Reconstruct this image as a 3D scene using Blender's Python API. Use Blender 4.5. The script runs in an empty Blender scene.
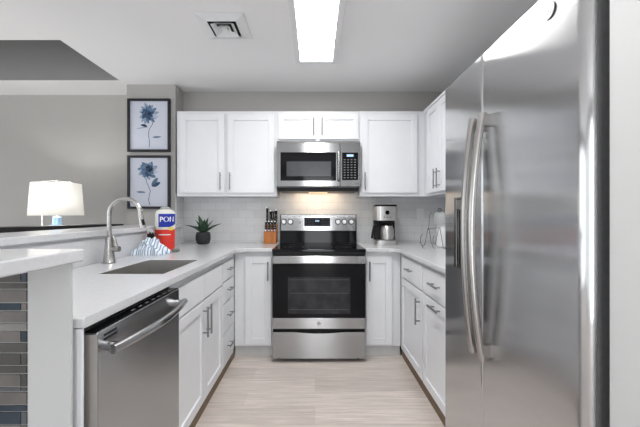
import bpy, bmesh, math, random
from mathutils import Matrix, Vector
random.seed(7)
SC = bpy.context.scene
COL = SC.collection
PI = math.pi
# ------------------------------------------------------------------ camera, world, light, exposure
CAM_H = 1.205
cd = bpy.data.cameras.new('camera'); cam = bpy.data.objects.new('camera', cd); COL.objects.link(cam)
cam.location = (0, 0, CAM_H); cam.rotation_euler = (PI/2, 0, 0)
cd.sensor_width = 36.0; cd.lens = 345/640*36; cd.shift_x = 5/640; cd.clip_start = 0.02
SC.camera = cam
w = bpy.data.worlds.new('world'); SC.world = w; w.use_nodes = True
w.node_tree.nodes['Background'].inputs[0].default_value = (0.85, 0.92, 1.0, 1)
w.node_tree.nodes['Background'].inputs[1].default_value = 0.15
SC.view_settings.view_transform = 'Standard'; SC.view_settings.look = 'None'
SC.view_settings.gamma = 1.0; SC.view_settings.use_curve_mapping = False
SC.view_settings.exposure = 0.12
FIXTURE = 19.0      # kitchen ceiling fixture
MW_LAMP = 1.6      # cooktop lamp under the microwave
LAMP_W = 10.5       # bulb of the table lamp
def area(name, loc, rot, sx, sy, power, color):
    l = bpy.data.lights.new(name, 'AREA'); l.shape = 'RECTANGLE'; l.size = sx; l.size_y = sy
    l.energy = power; l.color = color
    o = bpy.data.objects.new(name, l); COL.objects.link(o); o.location = loc; o.rotation_euler = rot
    return o
# daylight through the glass door behind the camera, plus added rear and side fill
area('daylight_rear', (0.08, -2.98, 1.12), (PI/2, 0, 0), .74, 2.15, 36, (0.95, 0.98, 1.0))
area('fill_rear_wide', (-2.4, -2.98, 1.15), (PI/2, 0, 0), 3.8, 2.1, 24, (0.95, 0.98, 1.0))  # broad fill added behind the camera to lift the cabinet fronts
area('fill_side', (-4.98, 0.0, 1.15), (PI/2, 0, -PI/2), 5.4, 2.1, 72, (0.95, 0.98, 1.0))  # large soft fill added on the unseen living room side

# ------------------------------------------------------------------ materials
def _nt(name):
    m = bpy.data.materials.new(name); m.use_nodes = True
    nt = m.node_tree; return m, nt, nt.nodes['Principled BSDF']
def P(name, col, rough=0.5, metal=0.0, spec=0.5, noise=0.0, nscale=20, bump=0.0, stretch=(1,1,1), emis=None, estr=0, coat=0, trans=0, ior=1.45, rvar=0.0):
    m, nt, b = _nt(name)
    b.inputs['Base Color'].default_value = (*col, 1); b.inputs['Roughness'].default_value = rough
    b.inputs['Metallic'].default_value = metal; b.inputs['Specular IOR Level'].default_value = spec
    b.inputs['Coat Weight'].default_value = coat; b.inputs['Transmission Weight'].default_value = trans
    b.inputs['IOR'].default_value = ior
    if emis: b.inputs['Emission Color'].default_value = (*emis, 1); b.inputs['Emission Strength'].default_value = estr
    if noise or bump or rvar:
        tc = nt.nodes.new('ShaderNodeTexCoord'); mp = nt.nodes.new('ShaderNodeMapping'); nz = nt.nodes.new('ShaderNodeTexNoise')
        mp.inputs['Scale'].default_value = stretch; nz.inputs['Scale'].default_value = nscale; nz.inputs['Detail'].default_value = 4
        nt.links.new(tc.outputs['Object'], mp.inputs['Vector']); nt.links.new(mp.outputs[0], nz.inputs['Vector'])
        if noise:
            r = nt.nodes.new('ShaderNodeMapRange'); r.inputs[1].default_value = .3; r.inputs[2].default_value = .7
            r.inputs[3].default_value = 1-noise; r.inputs[4].default_value = 1+noise
            mx = nt.nodes.new('ShaderNodeVectorMath'); mx.operation = 'SCALE'; mx.inputs[0].default_value = col
            nt.links.new(nz.outputs['Fac'], r.inputs[0]); nt.links.new(r.outputs[0], mx.inputs['Scale'])
            nt.links.new(mx.outputs[0], b.inputs['Base Color'])
        if rvar:
            r = nt.nodes.new('ShaderNodeMapRange'); r.inputs[1].default_value = .3; r.inputs[2].default_value = .7
            r.inputs[3].default_value = rough-rvar; r.inputs[4].default_value = rough+rvar
            nt.links.new(nz.outputs['Fac'], r.inputs[0]); nt.links.new(r.outputs[0], b.inputs['Roughness'])
        if bump:
            bp = nt.nodes.new('ShaderNodeBump'); bp.inputs['Strength'].default_value = bump; bp.inputs['Distance'].default_value = .002
            nt.links.new(nz.outputs['Fac'], bp.inputs['Height']); nt.links.new(bp.outputs[0], b.inputs['Normal'])
    return m
M = {}
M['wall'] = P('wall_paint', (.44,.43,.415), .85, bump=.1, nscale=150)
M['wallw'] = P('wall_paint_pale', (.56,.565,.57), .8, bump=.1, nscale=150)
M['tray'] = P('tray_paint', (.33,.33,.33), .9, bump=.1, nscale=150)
M['ceil'] = P('ceiling_paint', (.90,.90,.905), .9, bump=.25, nscale=90)
M['cab'] = P('cabinet_white', (.765,.78,.81), .32, noise=.015, nscale=6)
M['gap'] = P('cabinet_reveal', (.73,.745,.77), .5, noise=.02, nscale=6)
M['quartz'] = P('white_quartz', (.62,.63,.655), .16, noise=.03, nscale=60, spec=.5)
M['steel'] = P('brushed_steel', (.37,.372,.378), .20, 1.0, noise=.02, nscale=6, stretch=(1,40,40))
M['steelv'] = P('fridge_steel', (.60,.605,.615), .18, 1.0, noise=.02, nscale=3, stretch=(1,.6,14))
M['steeld'] = P('dishwasher_steel', (.47,.48,.495), .24, 1.0, noise=.02, nscale=3, stretch=(1,.6,30))
for _k, _a in (('steel', 1.0), ('steelv', 1.0), ('steeld', .9)):
    _b = M[_k].node_tree; _p = _b.nodes['Principled BSDF']; _p.inputs['Anisotropic'].default_value = _a; _p.inputs['Anisotropic Rotation'].default_value = 0.0 if _k == 'steelv' else .25
    _t = _b.nodes.new('ShaderNodeTangent'); _t.direction_type = 'RADIAL'; _t.axis = 'Z'; _b.links.new(_t.outputs[0], _p.inputs['Tangent'])
M['nickel'] = P('satin_nickel', (.30,.30,.31), .30, 1.0, noise=.04, nscale=30)
M['faucet'] = P('brushed_nickel', (.50,.49,.475), .27, 1.0, noise=.05, nscale=40)
M['sink'] = P('sink_steel', (.50,.49,.475), .35, 1.0, noise=.05, nscale=8, stretch=(1,30,1))
M['sinkwall'] = M['sink']
M['black'] = P('black_plastic', (.010,.010,.011), .38, spec=.25, noise=.1, nscale=30)
M['glassb'] = P('black_glass', (.005,.005,.007), .06, spec=.22, noise=.1, nscale=3)
M['window'] = P('oven_window', (.030,.030,.034), .10, spec=.25, noise=.35, nscale=14)
M['mwin'] = P('microwave_window', (.055,.058,.064), .18, noise=.08, nscale=20)
M['rack'] = P('oven_rack', (.07,.07,.07), .4, .3, noise=.1)
M['darkgrey'] = P('dark_grey_metal', (.14,.14,.145), .4, .3, noise=.06, nscale=12)
M['fside'] = P('fridge_side', (.16,.16,.165), .45, .2, noise=.08, nscale=60)
M['brown'] = P('brown_toe_board', (.20,.135,.085), .6, noise=.25, nscale=12, stretch=(1,1,8))
M['toe'] = P('pale_toe_board', (.55,.56,.56), .6, noise=.03)
M['wood'] = P('knife_block_wood', (.42,.145,.03), .4, noise=.2, nscale=8, stretch=(14,1,1))
M['grey'] = P('light_grey_plastic', (.40,.41,.42), .4, noise=.03)
M['white'] = P('white_plastic', (.82,.83,.84), .4, noise=.02)
M['frame'] = P('black_frame', (.012,.012,.017), .45, noise=.15, nscale=30)
M['paper'] = P('art_paper', (.58,.61,.70), .6, noise=.02, nscale=8)
M['pot'] = P('charcoal_pot', (.028,.03,.036), .7, noise=.15, nscale=40)
M['soil'] = P('soil', (.03,.022,.015), .95, noise=.4, nscale=60, bump=.8)
M['red'] = P('red_plastic', (.75,.045,.03), .4, noise=.04)
M['jug'] = P('cream_plastic', (.80,.80,.74), .35, noise=.02)
M['blue'] = P('blue_label', (.012,.035,.38), .4, noise=.04)
M['txt'] = P('white_print', (.85,.86,.88), .5, noise=.01)
M['yellow'] = P('yellow_print', (.8,.65,.08), .5, noise=.03)
M['green'] = P('green_plastic', (.03,.22,.10), .5, noise=.1)
M['sponge'] = P('grey_green_sponge', (.20,.24,.21), .9, noise=.3, nscale=90, bump=.6)
M['wire'] = P('dark_wire', (.05,.045,.04), .4, .8, noise=.1)
M['dwood'] = P('black_wood', (.010,.009,.010), .45, noise=.3, nscale=8, stretch=(1,12,12))
M['knob'] = P('knob_steel', (.70,.70,.70), .34, .95, noise=.02)
M['csteel'] = P('coffee_steel', (.58,.57,.56), .33, .95, noise=.03, nscale=8)
M['panel'] = P('display_black', (.010,.012,.02), .5, spec=.2, noise=.1)
M['fhandle'] = P('handle_satin_steel', (.44,.425,.41), .26, 1.0, noise=.03)
M['badge'] = P('badge_grey', (.36,.37,.38), .35, .9, noise=.03)
M['digit'] = P('display_light', (.3,.5,.7), .5, emis=(.55,.75,1.0), estr=.5, noise=.01)
M['dot'] = P('pale_print', (.16,.165,.175), .5, noise=.02)
M['bglass'] = P('blue_glass', (.45,.68,.92), .08, trans=.55, noise=.03)
M['brass'] = P('pale_metal', (.7,.69,.66), .3, 1.0, noise=.03)
M['diff'] = P('fixture_diffuser', (.9,.9,.9), .5, emis=(1.0,.985,.96), estr=FIXTURE, noise=.01)
M['mwl'] = P('cooktop_lamp_lens', (.9,.8,.6), .5, emis=(1.0,.70,.38), estr=MW_LAMP, noise=.01)
M['grout'] = P('tile_grout', (.45,.45,.44), .9, noise=.1, nscale=60)
TILES = [P('tile_a', (.085,.082,.080), .25, noise=.2, nscale=9), P('tile_b', (.15,.14,.135), .35, noise=.2, nscale=9),
         P('tile_c', (.035,.05,.068), .12, noise=.25, nscale=9), P('tile_d', (.22,.21,.20), .4, noise=.15, nscale=9), P('tile_e', (.10,.11,.12), .2, noise=.2, nscale=9)]
PETALS = [P('ink_a', (.035,.075,.15), .7, noise=.3, nscale=30), P('ink_b', (.10,.17,.27), .7, noise=.3, nscale=30),
          P('ink_c', (.25,.33,.45), .7, noise=.2, nscale=30), P('ink_d', (.010,.02,.05), .7, noise=.3, nscale=30), P('ink_e', (.42,.48,.60), .7, noise=.1, nscale=30)]

def mk_leaf():
    m, nt, b = _nt('succulent_leaf')
    b.inputs['Roughness'].default_value = .4
    tc = nt.nodes.new('ShaderNodeTexCoord'); nz = nt.nodes.new('ShaderNodeTexNoise'); nz.inputs['Scale'].default_value = 25
    cr = nt.nodes.new('ShaderNodeValToRGB'); e = cr.color_ramp.elements
    e[0].position = .35; e[0].color = (.012,.03,.02,1); e[1].position = .7; e[1].color = (.05,.12,.06,1)
    nt.links.new(tc.outputs['Object'], nz.inputs['Vector']); nt.links.new(nz.outputs['Fac'], cr.inputs[0]); nt.links.new(cr.outputs[0], b.inputs['Base Color'])
    return m
M['leaf'] = mk_leaf()
def mk_subway(name, swap):      # white subway tile; swap: 'x' for walls facing -Y, 'y' for walls facing -X
    m, nt, b = _nt(name)
    tc = nt.nodes.new('ShaderNodeTexCoord'); sp = nt.nodes.new('ShaderNodeSeparateXYZ'); cb = nt.nodes.new('ShaderNodeCombineXYZ')
    nt.links.new(tc.outputs['Object'], sp.inputs[0])
    nt.links.new(sp.outputs['X' if swap == 'x' else 'Y'], cb.inputs[0]); nt.links.new(sp.outputs['Z'], cb.inputs[1])
    br = nt.nodes.new('ShaderNodeTexBrick'); br.inputs['Scale'].default_value = 1
    br.inputs['Brick Width'].default_value = .155; br.inputs['Row Height'].default_value = .0775
    br.inputs['Mortar Size'].default_value = .0022; br.inputs['Mortar Smooth'].default_value = .5
    br.inputs['Color1'].default_value = (.76,.77,.78,1); br.inputs['Color2'].default_value = (.70,.71,.725,1); br.inputs['Mortar'].default_value = (.60,.60,.60,1)
    nt.links.new(cb.outputs[0], br.inputs['Vector']); nt.links.new(br.outputs['Color'], b.inputs['Base Color'])
    bp = nt.nodes.new('ShaderNodeBump'); bp.invert = True; bp.inputs['Strength'].default_value = .6; bp.inputs['Distance'].default_value = .002
    nt.links.new(br.outputs['Fac'], bp.inputs['Height']); nt.links.new(bp.outputs[0], b.inputs['Normal'])
    b.inputs['Roughness'].default_value = .18
    return m
M['subx'] = mk_subway('subway_tile', 'x'); M['suby'] = mk_subway('subway_tile_side', 'y')
def mk_floor():
    m, nt, b = _nt('plank_floor'); L = nt.links.new
    tc = nt.nodes.new('ShaderNodeTexCoord'); br = nt.nodes.new('ShaderNodeTexBrick')
    br.inputs['Scale'].default_value = 1; br.inputs['Brick Width'].default_value = 1.22; br.inputs['Row Height'].default_value = .18
    br.inputs['Mortar Size'].default_value = .0012; br.offset = .37; br.inputs['Bias'].default_value = 0
    br.inputs['Color1'].default_value = (.64,.575,.535,1); br.inputs['Color2'].default_value = (.535,.475,.44,1); br.inputs['Mortar'].default_value = (.54,.47,.42,1)
    L(tc.outputs['Object'], br.inputs['Vector'])
    mp = nt.nodes.new('ShaderNodeMapping'); mp.inputs['Scale'].default_value = (1.6, 26, 1); nz = nt.nodes.new('ShaderNodeTexNoise')
    nz.inputs['Scale'].default_value = 2; nz.inputs['Detail'].default_value = 6; nz.inputs['Roughness'].default_value = .65; nz.inputs['Distortion'].default_value = .4
    L(tc.outputs['Object'], mp.inputs[0]); L(mp.outputs[0], nz.inputs['Vector'])
    r = nt.nodes.new('ShaderNodeMapRange'); r.inputs[1].default_value = .3; r.inputs[2].default_value = .7; r.inputs[3].default_value = .76; r.inputs[4].default_value = 1.2
    L(nz.outputs['Fac'], r.inputs[0])
    mx = nt.nodes.new('ShaderNodeVectorMath'); mx.operation = 'SCALE'; L(br.outputs['Color'], mx.inputs[0]); L(r.outputs[0], mx.inputs['Scale'])
    L(mx.outputs[0], b.inputs['Base Color']); b.inputs['Roughness'].default_value = .45
    return m
M['floor'] = mk_floor()
def mk_shade():
    m = bpy.data.materials.new('lamp_shade_fabric'); m.use_nodes = True; nt = m.node_tree; nt.nodes.clear()
    out = nt.nodes.new('ShaderNodeOutputMaterial'); mix = nt.nodes.new('ShaderNodeMixShader'); d = nt.nodes.new('ShaderNodeBsdfDiffuse'); t = nt.nodes.new('ShaderNodeBsdfTranslucent')
    tc = nt.nodes.new('ShaderNodeTexCoord'); nz = nt.nodes.new('ShaderNodeTexNoise'); nz.inputs['Scale'].default_value = 200
    cr = nt.nodes.new('ShaderNodeValToRGB'); cr.color_ramp.elements[0].color = (.80,.79,.76,1); cr.color_ramp.elements[1].color = (.9,.89,.87,1)
    nt.links.new(tc.outputs['Object'], nz.inputs['Vector']); nt.links.new(nz.outputs['Fac'], cr.inputs[0])
    nt.links.new(cr.outputs[0], d.inputs[0]); nt.links.new(cr.outputs[0], t.inputs[0])
    mix.inputs[0].default_value = .26; nt.links.new(d.outputs[0], mix.inputs[1]); nt.links.new(t.outputs[0], mix.inputs[2]); nt.links.new(mix.outputs[0], out.inputs[0])
    return m
M['shade'] = mk_shade()
def mk_stripe():
    m, nt, b = _nt('striped_cloth'); L = nt.links.new
    tc = nt.nodes.new('ShaderNodeTexCoord'); wv = nt.nodes.new('ShaderNodeTexWave'); wv.bands_direction = 'X'
    wv.inputs['Scale'].default_value = 19; wv.inputs['Distortion'].default_value = .6; wv.inputs['Detail'].default_value = 1
    cr = nt.nodes.new('ShaderNodeValToRGB'); cr.color_ramp.interpolation = 'EASE'; e = cr.color_ramp.elements
    e[0].position = .12; e[0].color = (.16,.29,.50,1); e[1].position = .34; e[1].color = (.78,.83,.88,1)
    L(tc.outputs['Object'], wv.inputs['Vector']); L(wv.outputs['Fac'], cr.inputs[0]); L(cr.outputs[0], b.inputs['Base Color']); b.inputs['Roughness'].default_value = .95
    return m
M['stripe'] = mk_stripe()

# ------------------------------------------------------------------ geometry helpers
class MB:
    """collects shapes; build() links them as ONE mesh object. m maps the shape's own frame into the world."""
    def __init__(s, m=None): s.bm = bmesh.new(); s.m = m or Matrix(); s.mi = 0
    def v(s, p): return s.bm.verts.new(s.m @ Vector(p))
    def f(s, vs, smooth=False):
        try:
            fc = s.bm.faces.new(vs); fc.smooth = smooth; fc.material_index = s.mi
        except ValueError: pass
    def box(s, x0, x1, y0, y1, z0, z1):
        a = [s.v((x, y, z)) for z in (z0, z1) for y in (y0, y1) for x in (x0, x1)]
        for q in ((0,1,3,2),(4,6,7,5),(0,4,5,1),(2,3,7,6),(0,2,6,4),(1,5,7,3)): s.f([a[i] for i in q])
        return s
    def ring(s, c, ax, r, n, ref=None):
        ax = Vector(ax).normalized(); u = (ref or (Vector((0,0,1)) if abs(ax.z) < .9 else Vector((1,0,0)))).cross(ax).normalized(); w_ = ax.cross(u)
        return [s.v(Vector(c) + u*(r*math.cos(2*PI*k/n)) + w_*(r*math.sin(2*PI*k/n))) for k in range(n)]
    def loft(s, rings, caps=True, smooth=True):
        n = len(rings[0])
        for a, b in zip(rings, rings[1:]):
            for k in range(n): s.f([a[k], a[(k+1)%n], b[(k+1)%n], b[k]], smooth)
        if caps: s.f(rings[0][::-1]); s.f(rings[-1])
        return s
    def cyl(s, p0, p1, r0, r1=None, n=20):
        ax = Vector(p1)-Vector(p0)
        return s.loft([s.ring(p0, ax, r0, n), s.ring(p1, ax, r0 if r1 is None else r1, n)])
    def tube(s, pts, r, n=10, caps=True):
        pts = [Vector(p) for p in pts]; rs = []; ref = None
        for i, p in enumerate(pts):
            t = (pts[min(i+1, len(pts)-1)] - pts[max(i-1, 0)]).normalized()
            if ref is None: ref = Vector((0,0,1)) if abs(t.z) < .9 else Vector((1,0,0))
            u = ref.cross(t).normalized(); ref = t.cross(u)
            rr = r[i] if isinstance(r, (list, tuple)) else r
            rs.append([s.v(p + u*(rr*math.cos(2*PI*k/n)) + ref*(rr*math.sin(2*PI*k/n))) for k in range(n)])
        return s.loft(rs, caps)
    def lathe(s, prof, c=(0,0,0), n=28, sx=1, sy=1, close=False, flat=False):
        rs = [[s.v((c[0]+max(r,1e-4)*sx*math.cos(2*PI*k/n), c[1]+max(r,1e-4)*sy*math.sin(2*PI*k/n), c[2]+z)) for k in range(n)] for r, z in prof]
        if close: rs.append(rs[0])
        return s.loft(rs, not close, not flat)
    def prism(s, poly, z0, z1, smooth=False):
        a = [s.v((x, y, z0)) for x, y in poly]; b = [s.v((x, y, z1)) for x, y in poly]; n = len(poly)
        s.f(a[::-1]); s.f(b)
        for k in range(n): s.f([a[k], a[(k+1)%n], b[(k+1)%n], b[k]], smooth)
        return s
    def build(s, name, mat, parent=None, bevel=0, seg=2, recalc=True, split_later=False):
        if recalc: bmesh.ops.recalc_face_normals(s.bm, faces=s.bm.faces[:])
        off = Vector((0,0,0)); p = parent
        while p is not None: off += Vector(p.location); p = p.parent
        if off.length: bmesh.ops.translate(s.bm, verts=s.bm.verts[:], vec=-off)
        hard = False
        if any(fc.smooth for fc in s.bm.faces):
            for e in s.bm.edges:
                if len(e.link_faces) == 2 and (e.link_faces[0].smooth != e.link_faces[1].smooth or e.calc_face_angle(0) > math.radians(42)): e.smooth = False; hard = True
        me = bpy.data.meshes.new(name); s.bm.to_mesh(me); s.bm.free()
        for x in (mat if isinstance(mat, list) else [mat]): me.materials.append(x)
        o = bpy.data.objects.new(name, me); COL.objects.link(o); o.parent = parent
        if bevel:
            b = o.modifiers.new('bevel', 'BEVEL'); b.width = bevel; b.segments = seg; b.limit_method = 'ANGLE'; b.angle_limit = math.radians(50)
        if hard and not split_later: es = o.modifiers.new('split', 'EDGE_SPLIT'); es.use_edge_angle = False
        return o
def tag(o, label, cat, group=None):
    o['label'] = label; o['category'] = cat
    if group: o['group'] = group
    return o
def thing(name, label, cat, loc, group=None):
    o = bpy.data.objects.new(name, None); COL.objects.link(o); o.location = loc; o.empty_display_size = .1
    return tag(o, label, cat, group)
def struct(o): o['kind'] = 'structure'; return o
def bake(o):     # evaluated mesh in place of modifiers
    dg = bpy.context.evaluated_depsgraph_get(); dg.update()
    me = bpy.data.meshes.new_from_object(o.evaluated_get(dg)); o.modifiers.clear(); o.data = me
def cut(o, x0, x1, y0, y1, z0, z1):
    c = MB().box(x0, x1, y0, y1, z0, z1).build('cutter', M['black'])
    off = Vector((0,0,0)); p = o.parent
    while p is not None: off += Vector(p.location); p = p.parent
    c.location = (0,0,0)
    bpy.context.view_layer.update()
    md = o.modifiers.new('cut', 'BOOLEAN'); md.object = c; md.operation = 'DIFFERENCE'; md.solver = 'EXACT'
    bake(o); bpy.data.objects.remove(c)
def text_pts(s, size):
    cu = bpy.data.curves.new('t', 'FONT'); cu.body = s; cu.size = size; cu.align_x = 'CENTER'; cu.align_y = 'CENTER'; cu.offset = size*.02; cu.extrude = .0006
    o = bpy.data.objects.new('t', cu); COL.objects.link(o)
    dg = bpy.context.evaluated_depsgraph_get(); dg.update()
    me = bpy.data.meshes.new_from_object(o.evaluated_get(dg))
    vs = [v.co.copy() for v in me.vertices]; fs = [list(p.vertices) for p in me.polygons]
    bpy.data.objects.remove(o); bpy.data.meshes.remove(me)
    return vs, fs
# frames (u, v, w) -> world: u along the front, v up, w out of the front
def frame_back(y): return Matrix(((1,0,0,0),(0,0,-1,y),(0,1,0,0),(0,0,0,1)))       # faces -Y
def frame_left(x): return Matrix(((0,0,1,x),(1,0,0,0),(0,1,0,0),(0,0,0,1)))        # faces +X, u = world y
def frame_right(x): return Matrix(((0,0,-1,x),(1,0,0,0),(0,1,0,0),(0,0,0,1)))      # faces -X, u = world y
def shaker(fr, u0, u1, v0, v1, rail=.055, t=.019):
    b = MB(fr)
    b.box(u0, u1, v0, v1, 0, t-.011)
    b.box(u0, u0+rail, v0, v1, t-.011, t); b.box(u1-rail, u1, v0, v1, t-.011, t)
    b.box(u0+rail, u1-rail, v0, v0+rail, t-.011, t); b.box(u0+rail, u1-rail, v1-rail, v1, t-.011, t)
    return b
def slab(fr, u0, u1, v0, v1, t=.019): return MB(fr).box(u0, u1, v0, v1, 0, t)
def pull(fr, u, v, vert, L, parent, t=.019):
    b = MB(fr); h = L/2; p = L/2-.025; so = t+.03
    if vert:
        b.cyl((u, v-h, so), (u, v+h, so), .0058, n=10)
        for q in (-p, p): b.cyl((u, v+q, t-.001), (u, v+q, so), .0045, n=8)
    else:
        b.cyl((u-h, v, so), (u+h, v, so), .0058, n=10)
        for q in (-p, p): b.cyl((u+q, v, t-.001), (u+q, v, so), .0045, n=8)
    return b.build('handle', M['nickel'], parent)
def badge(fr, u, v, r, w0, parent, mat=None):
    b = MB(fr); b.cyl((u, v, w0), (u, v, w0+.0015), r, n=24)
    o = b.build('badge', mat or M['badge'], parent)
    g = MB(fr); n = 28
    for k in range(n):
        a0, a1 = 2*PI*k/n, 2*PI*(k+1)/n
        q = [(u+rr*math.cos(a), v+rr*math.sin(a), w0+.0022) for rr, a in ((r*.86,a0),(r*.86,a1),(r*.74,a1),(r*.74,a0))]
        g.f([g.v(p) for p in q])
    for sx in (-1, 1):      # the two curled letters of the monogram
        pts = [(u+sx*r*.24+r*.24*math.cos(a)*(1 if sx < 0 else .9), v+r*.34*math.sin(a), w0+.002) for a in [i*.5+.9 for i in range(11)]]
        g.tube(pts, r*.05, n=5)
    g.build('monogram', M['white'], o)
    return o

# ------------------------------------------------------------------ the setting
YB, XR, CEIL = 3.50, 1.33, 2.44
struct(MB().box(-5.0, 1.45, -3.0, 3.75, -.05, 0).build('floor', M['floor']))
c = MB()
c.box(-1.815, 1.45, -3.0, 3.75, CEIL, CEIL+.05); c.box(-5.0, -1.815, -3.0, 2.456, CEIL, CEIL+.05); c.box(-5.0, -1.815, 3.20, 3.75, CEIL, CEIL+.05)
struct(c.build('ceiling', M['ceil']))
c = MB(); c.box(-5.0, -1.76, 2.40, 3.26, 2.90, 2.94); c.box(-5.0, -1.815, 3.190, 3.199, CEIL+.0005, 2.90); c.box(-5.0, -1.815, 2.42, 2.456, CEIL+.05, 2.90); c.box(-1.815, -1.78, 2.42, 3.23, CEIL+.05, 2.90)
struct(c.build('trim_tray', M['tray']))
struct(MB().box(-1.335, 1.45, YB, 3.75, 0, CEIL).build('wall_back', M['wall']))
struct(MB().box(-1.80, -1.335, 3.30, 3.75, 0, CEIL).build('wall_corner', M['wall']))
struct(MB().box(-5.0, -1.80, 3.595, 3.75, 0, CEIL).build('wall_living', M['wall']))
struct(MB().box(XR, 1.45, .735, YB, 0, CEIL).build('wall_right', M['wall']))
struct(MB().box(.628, 1.45, -3.0, .735, 0, CEIL).build('wall_near', M['wallw']))
c = MB(); c.box(-5.12, -5.0, 2.7, 3.75, 0, CEIL); c.box(-5.12, -5.0, -3.0, -2.7, 0, CEIL); c.box(-5.12, -5.0, -2.7, 2.7, 0, .1); c.box(-5.12, -5.0, -2.7, 2.7, 2.2, CEIL)
struct(c.build('wall_left', M['wall']))
c = MB(); c.box(-5.12, -4.3, -3.12, -3.0, 0, CEIL); c.box(-.5, -.29, -3.12, -3.0, 0, CEIL); c.box(-4.3, -.5, -3.12, -3.0, 2.2, CEIL); c.box(-4.3, -.5, -3.12, -3.0, 0, .1); c.box(.45, 1.45, -3.12, -3.0, 0, CEIL); c.box(-.29, .45, -3.12, -3.0, 2.2, CEIL)
struct(c.build('wall_front', M['wall']))
struct(MB().box(-5.0, -1.80, 3.58, 3.595, 0, .10).build('baseboard_living', M['white'], bevel=.004))
struct(MB().box(-1.42, -1.288, .955, 3.299, 0, 1.0715).build('wall_pony', M['wallw']))
struct(MB().box(-1.287, -1.284, .955, 3.299, .916, 1.0715).build('trim_splash', M['quartz']))
struct(MB().box(-1.333, 1.328, 3.494, 3.4995, .90, 1.45).build('trim_backsplash', M['subx']))
struct(MB().box(1.324, 1.3295, 1.66, 3.493, .90, 1.40).build('trim_backsplash_side', M['suby']))
struct(MB().box(-1.3345, -1.329, 3.302, 3.493, .916, 1.40).build('trim_backsplash_end', M['suby']))
# knee panel of the peninsula, its white end board and its strip mosaic
struct(MB().box(-1.60, -.672, .938, .954, 0, 1.0715).build('wall_peninsula', M['wallw']))
struct(MB().box(-.773, -.657, .928, .9375, 0, 1.0715).build('trim_endboard', M['wallw'], bevel=.002))
t = MB(); t.mi = 0; t.box(-1.60, -.7735, .934, .9375, 0, 1.0715)
z = 1.068; k = 0
hs = [.012,.036,.018,.036,.022,.033,.020,.033,.028,.034,.022,.036]
while z > .02:
    h = hs[k % len(hs)]; k += 1
    x = -.776 + random.uniform(0, .0)
    first = True
    while x > -1.59:
        wd = random.choice([.10,.14,.18,.22]) if not (first and random.random() < .4) else .016
        wd = min(wd, x+1.598)
        t.mi = 1 + random.choice([0,0,1,1,2,3,4]); t.box(x-wd, x-.0025, .930, .9345, z-h, z-.0035); x -= wd; first = False
    z -= h
struct(t.build('trim_mosaic', [M['grout']] + TILES))

# ------------------------------------------------------------------ counters
ZC0, ZC1 = .8855, .915
def poly_slab(poly, z0, z1): return MB().prism(poly, z0, z1)
lc = poly_slab([(-1.2835,.955),(-.64,.955),(-.64,2.785),(-.620,2.835),(-.570,2.86),(-.349,2.86),(-.349,3.4935),(-1.3285,3.4935),(-1.3285,3.301),(-1.2835,3.301)], ZC0, ZC1).build('countertop', M['quartz'])
cut(lc, -1.044, -.728, 1.661, 2.169, .8, 1.0)
b = lc.modifiers.new('bevel', 'BEVEL'); b.width = .005; b.segments = 2; b.limit_method = 'ANGLE'; b.angle_limit = math.radians(50)
tag(lc, 'white quartz countertop with the sink, running along the peninsula to the range', 'countertop')
rc = poly_slab([(.413,2.86),(.600,2.86),(.655,2.835),(.683,2.785),(.685,2.77),(.685,1.635),(1.3235,1.635),(1.3235,3.4935),(.413,3.4935)], ZC0, ZC1).build('countertop', M['quartz'], bevel=.005)
tag(rc, 'white quartz countertop between the range and the refrigerator, under the coffee maker', 'countertop')
bt = poly_slab([(-1.60,.58),(-.645,.58),(-.645,.965),(-1.262,.965),(-1.262,3.298),(-1.60,3.298)], 1.072, 1.106).build('bar_counter', M['quartz'], bevel=.004)
tag(bt, 'raised white quartz bar top above the sink counter', 'bar top')

# ------------------------------------------------------------------ base cabinets
XL, XRF, YF = -.68, .725, 2.905       # carcass faces (left run, right run, back run)
fl, fr_, fb = frame_left(XL), frame_right(XRF), frame_back(YF)
p = tag(MB().box(-1.28, -.646, .957, .966, 0, .8845).build('end_panel', M['cab'], bevel=.002), 'white upright panel closing the counter end beside the dishwasher', 'panel')
# sink base
t = thing('sink_cabinet', 'white sink base cabinet with two doors, next to the dishwasher', 'cabinet', (-.98, 2.07, 0))
b = MB(); b.box(-1.28, XL, 1.606, 1.62, .075, .8845); b.box(-1.28, XL, 2.454, 2.472, .075, .8845); b.box(-1.28, XL, 1.62, 2.454, .075, .095); b.box(-1.28, -1.265, 1.62, 2.454, .095, .8845)
b.box(-.70, XL, 1.62, 2.454, .095, .66); b.box(-.70, XL, 1.62, 2.454, .66, .8845)
b.build('body', M['gap'], t)
MB().box(-1.27, -.678, 1.606, 2.472, 0, .0745).build('toe_board', M['brown'], t)
for u0, u1 in ((1.614, 2.066), (2.073, 2.468)):
    slab(fl, u0, u1, .695, .842).build('false_front', M['cab'], t, bevel=.0025)
for u0, u1, hu in ((1.614, 2.066, 2.036), (2.073, 2.468, 2.103)):
    d = shaker(fl, u0, u1, .085, .682).build('door', M['cab'], t, bevel=.0015); pull(fl, hu, .565, True, .178, d)
# drawer bank
t = thing('drawer_cabinet', 'white four-drawer base cabinet in the left corner by the range', 'cabinet', (-.98, 2.68, 0))
MB().box(-1.28, XL, 2.474, 2.90, .075, .8845).build('body', M['gap'], t)
MB().box(-1.27, -.678, 2.474, 2.90, 0, .0745).build('toe_board', M['brown'], t)
for v0, v1 in ((.706, .842), (.546, .697), (.326, .537), (.085, .317)):
    d = slab(fl, 2.482, 2.79, v0, v1).build('drawer', M['cab'], t, bevel=.0025); pull(fl, 2.636, (v0+v1)/2+.012, False, .13, d)
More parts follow.
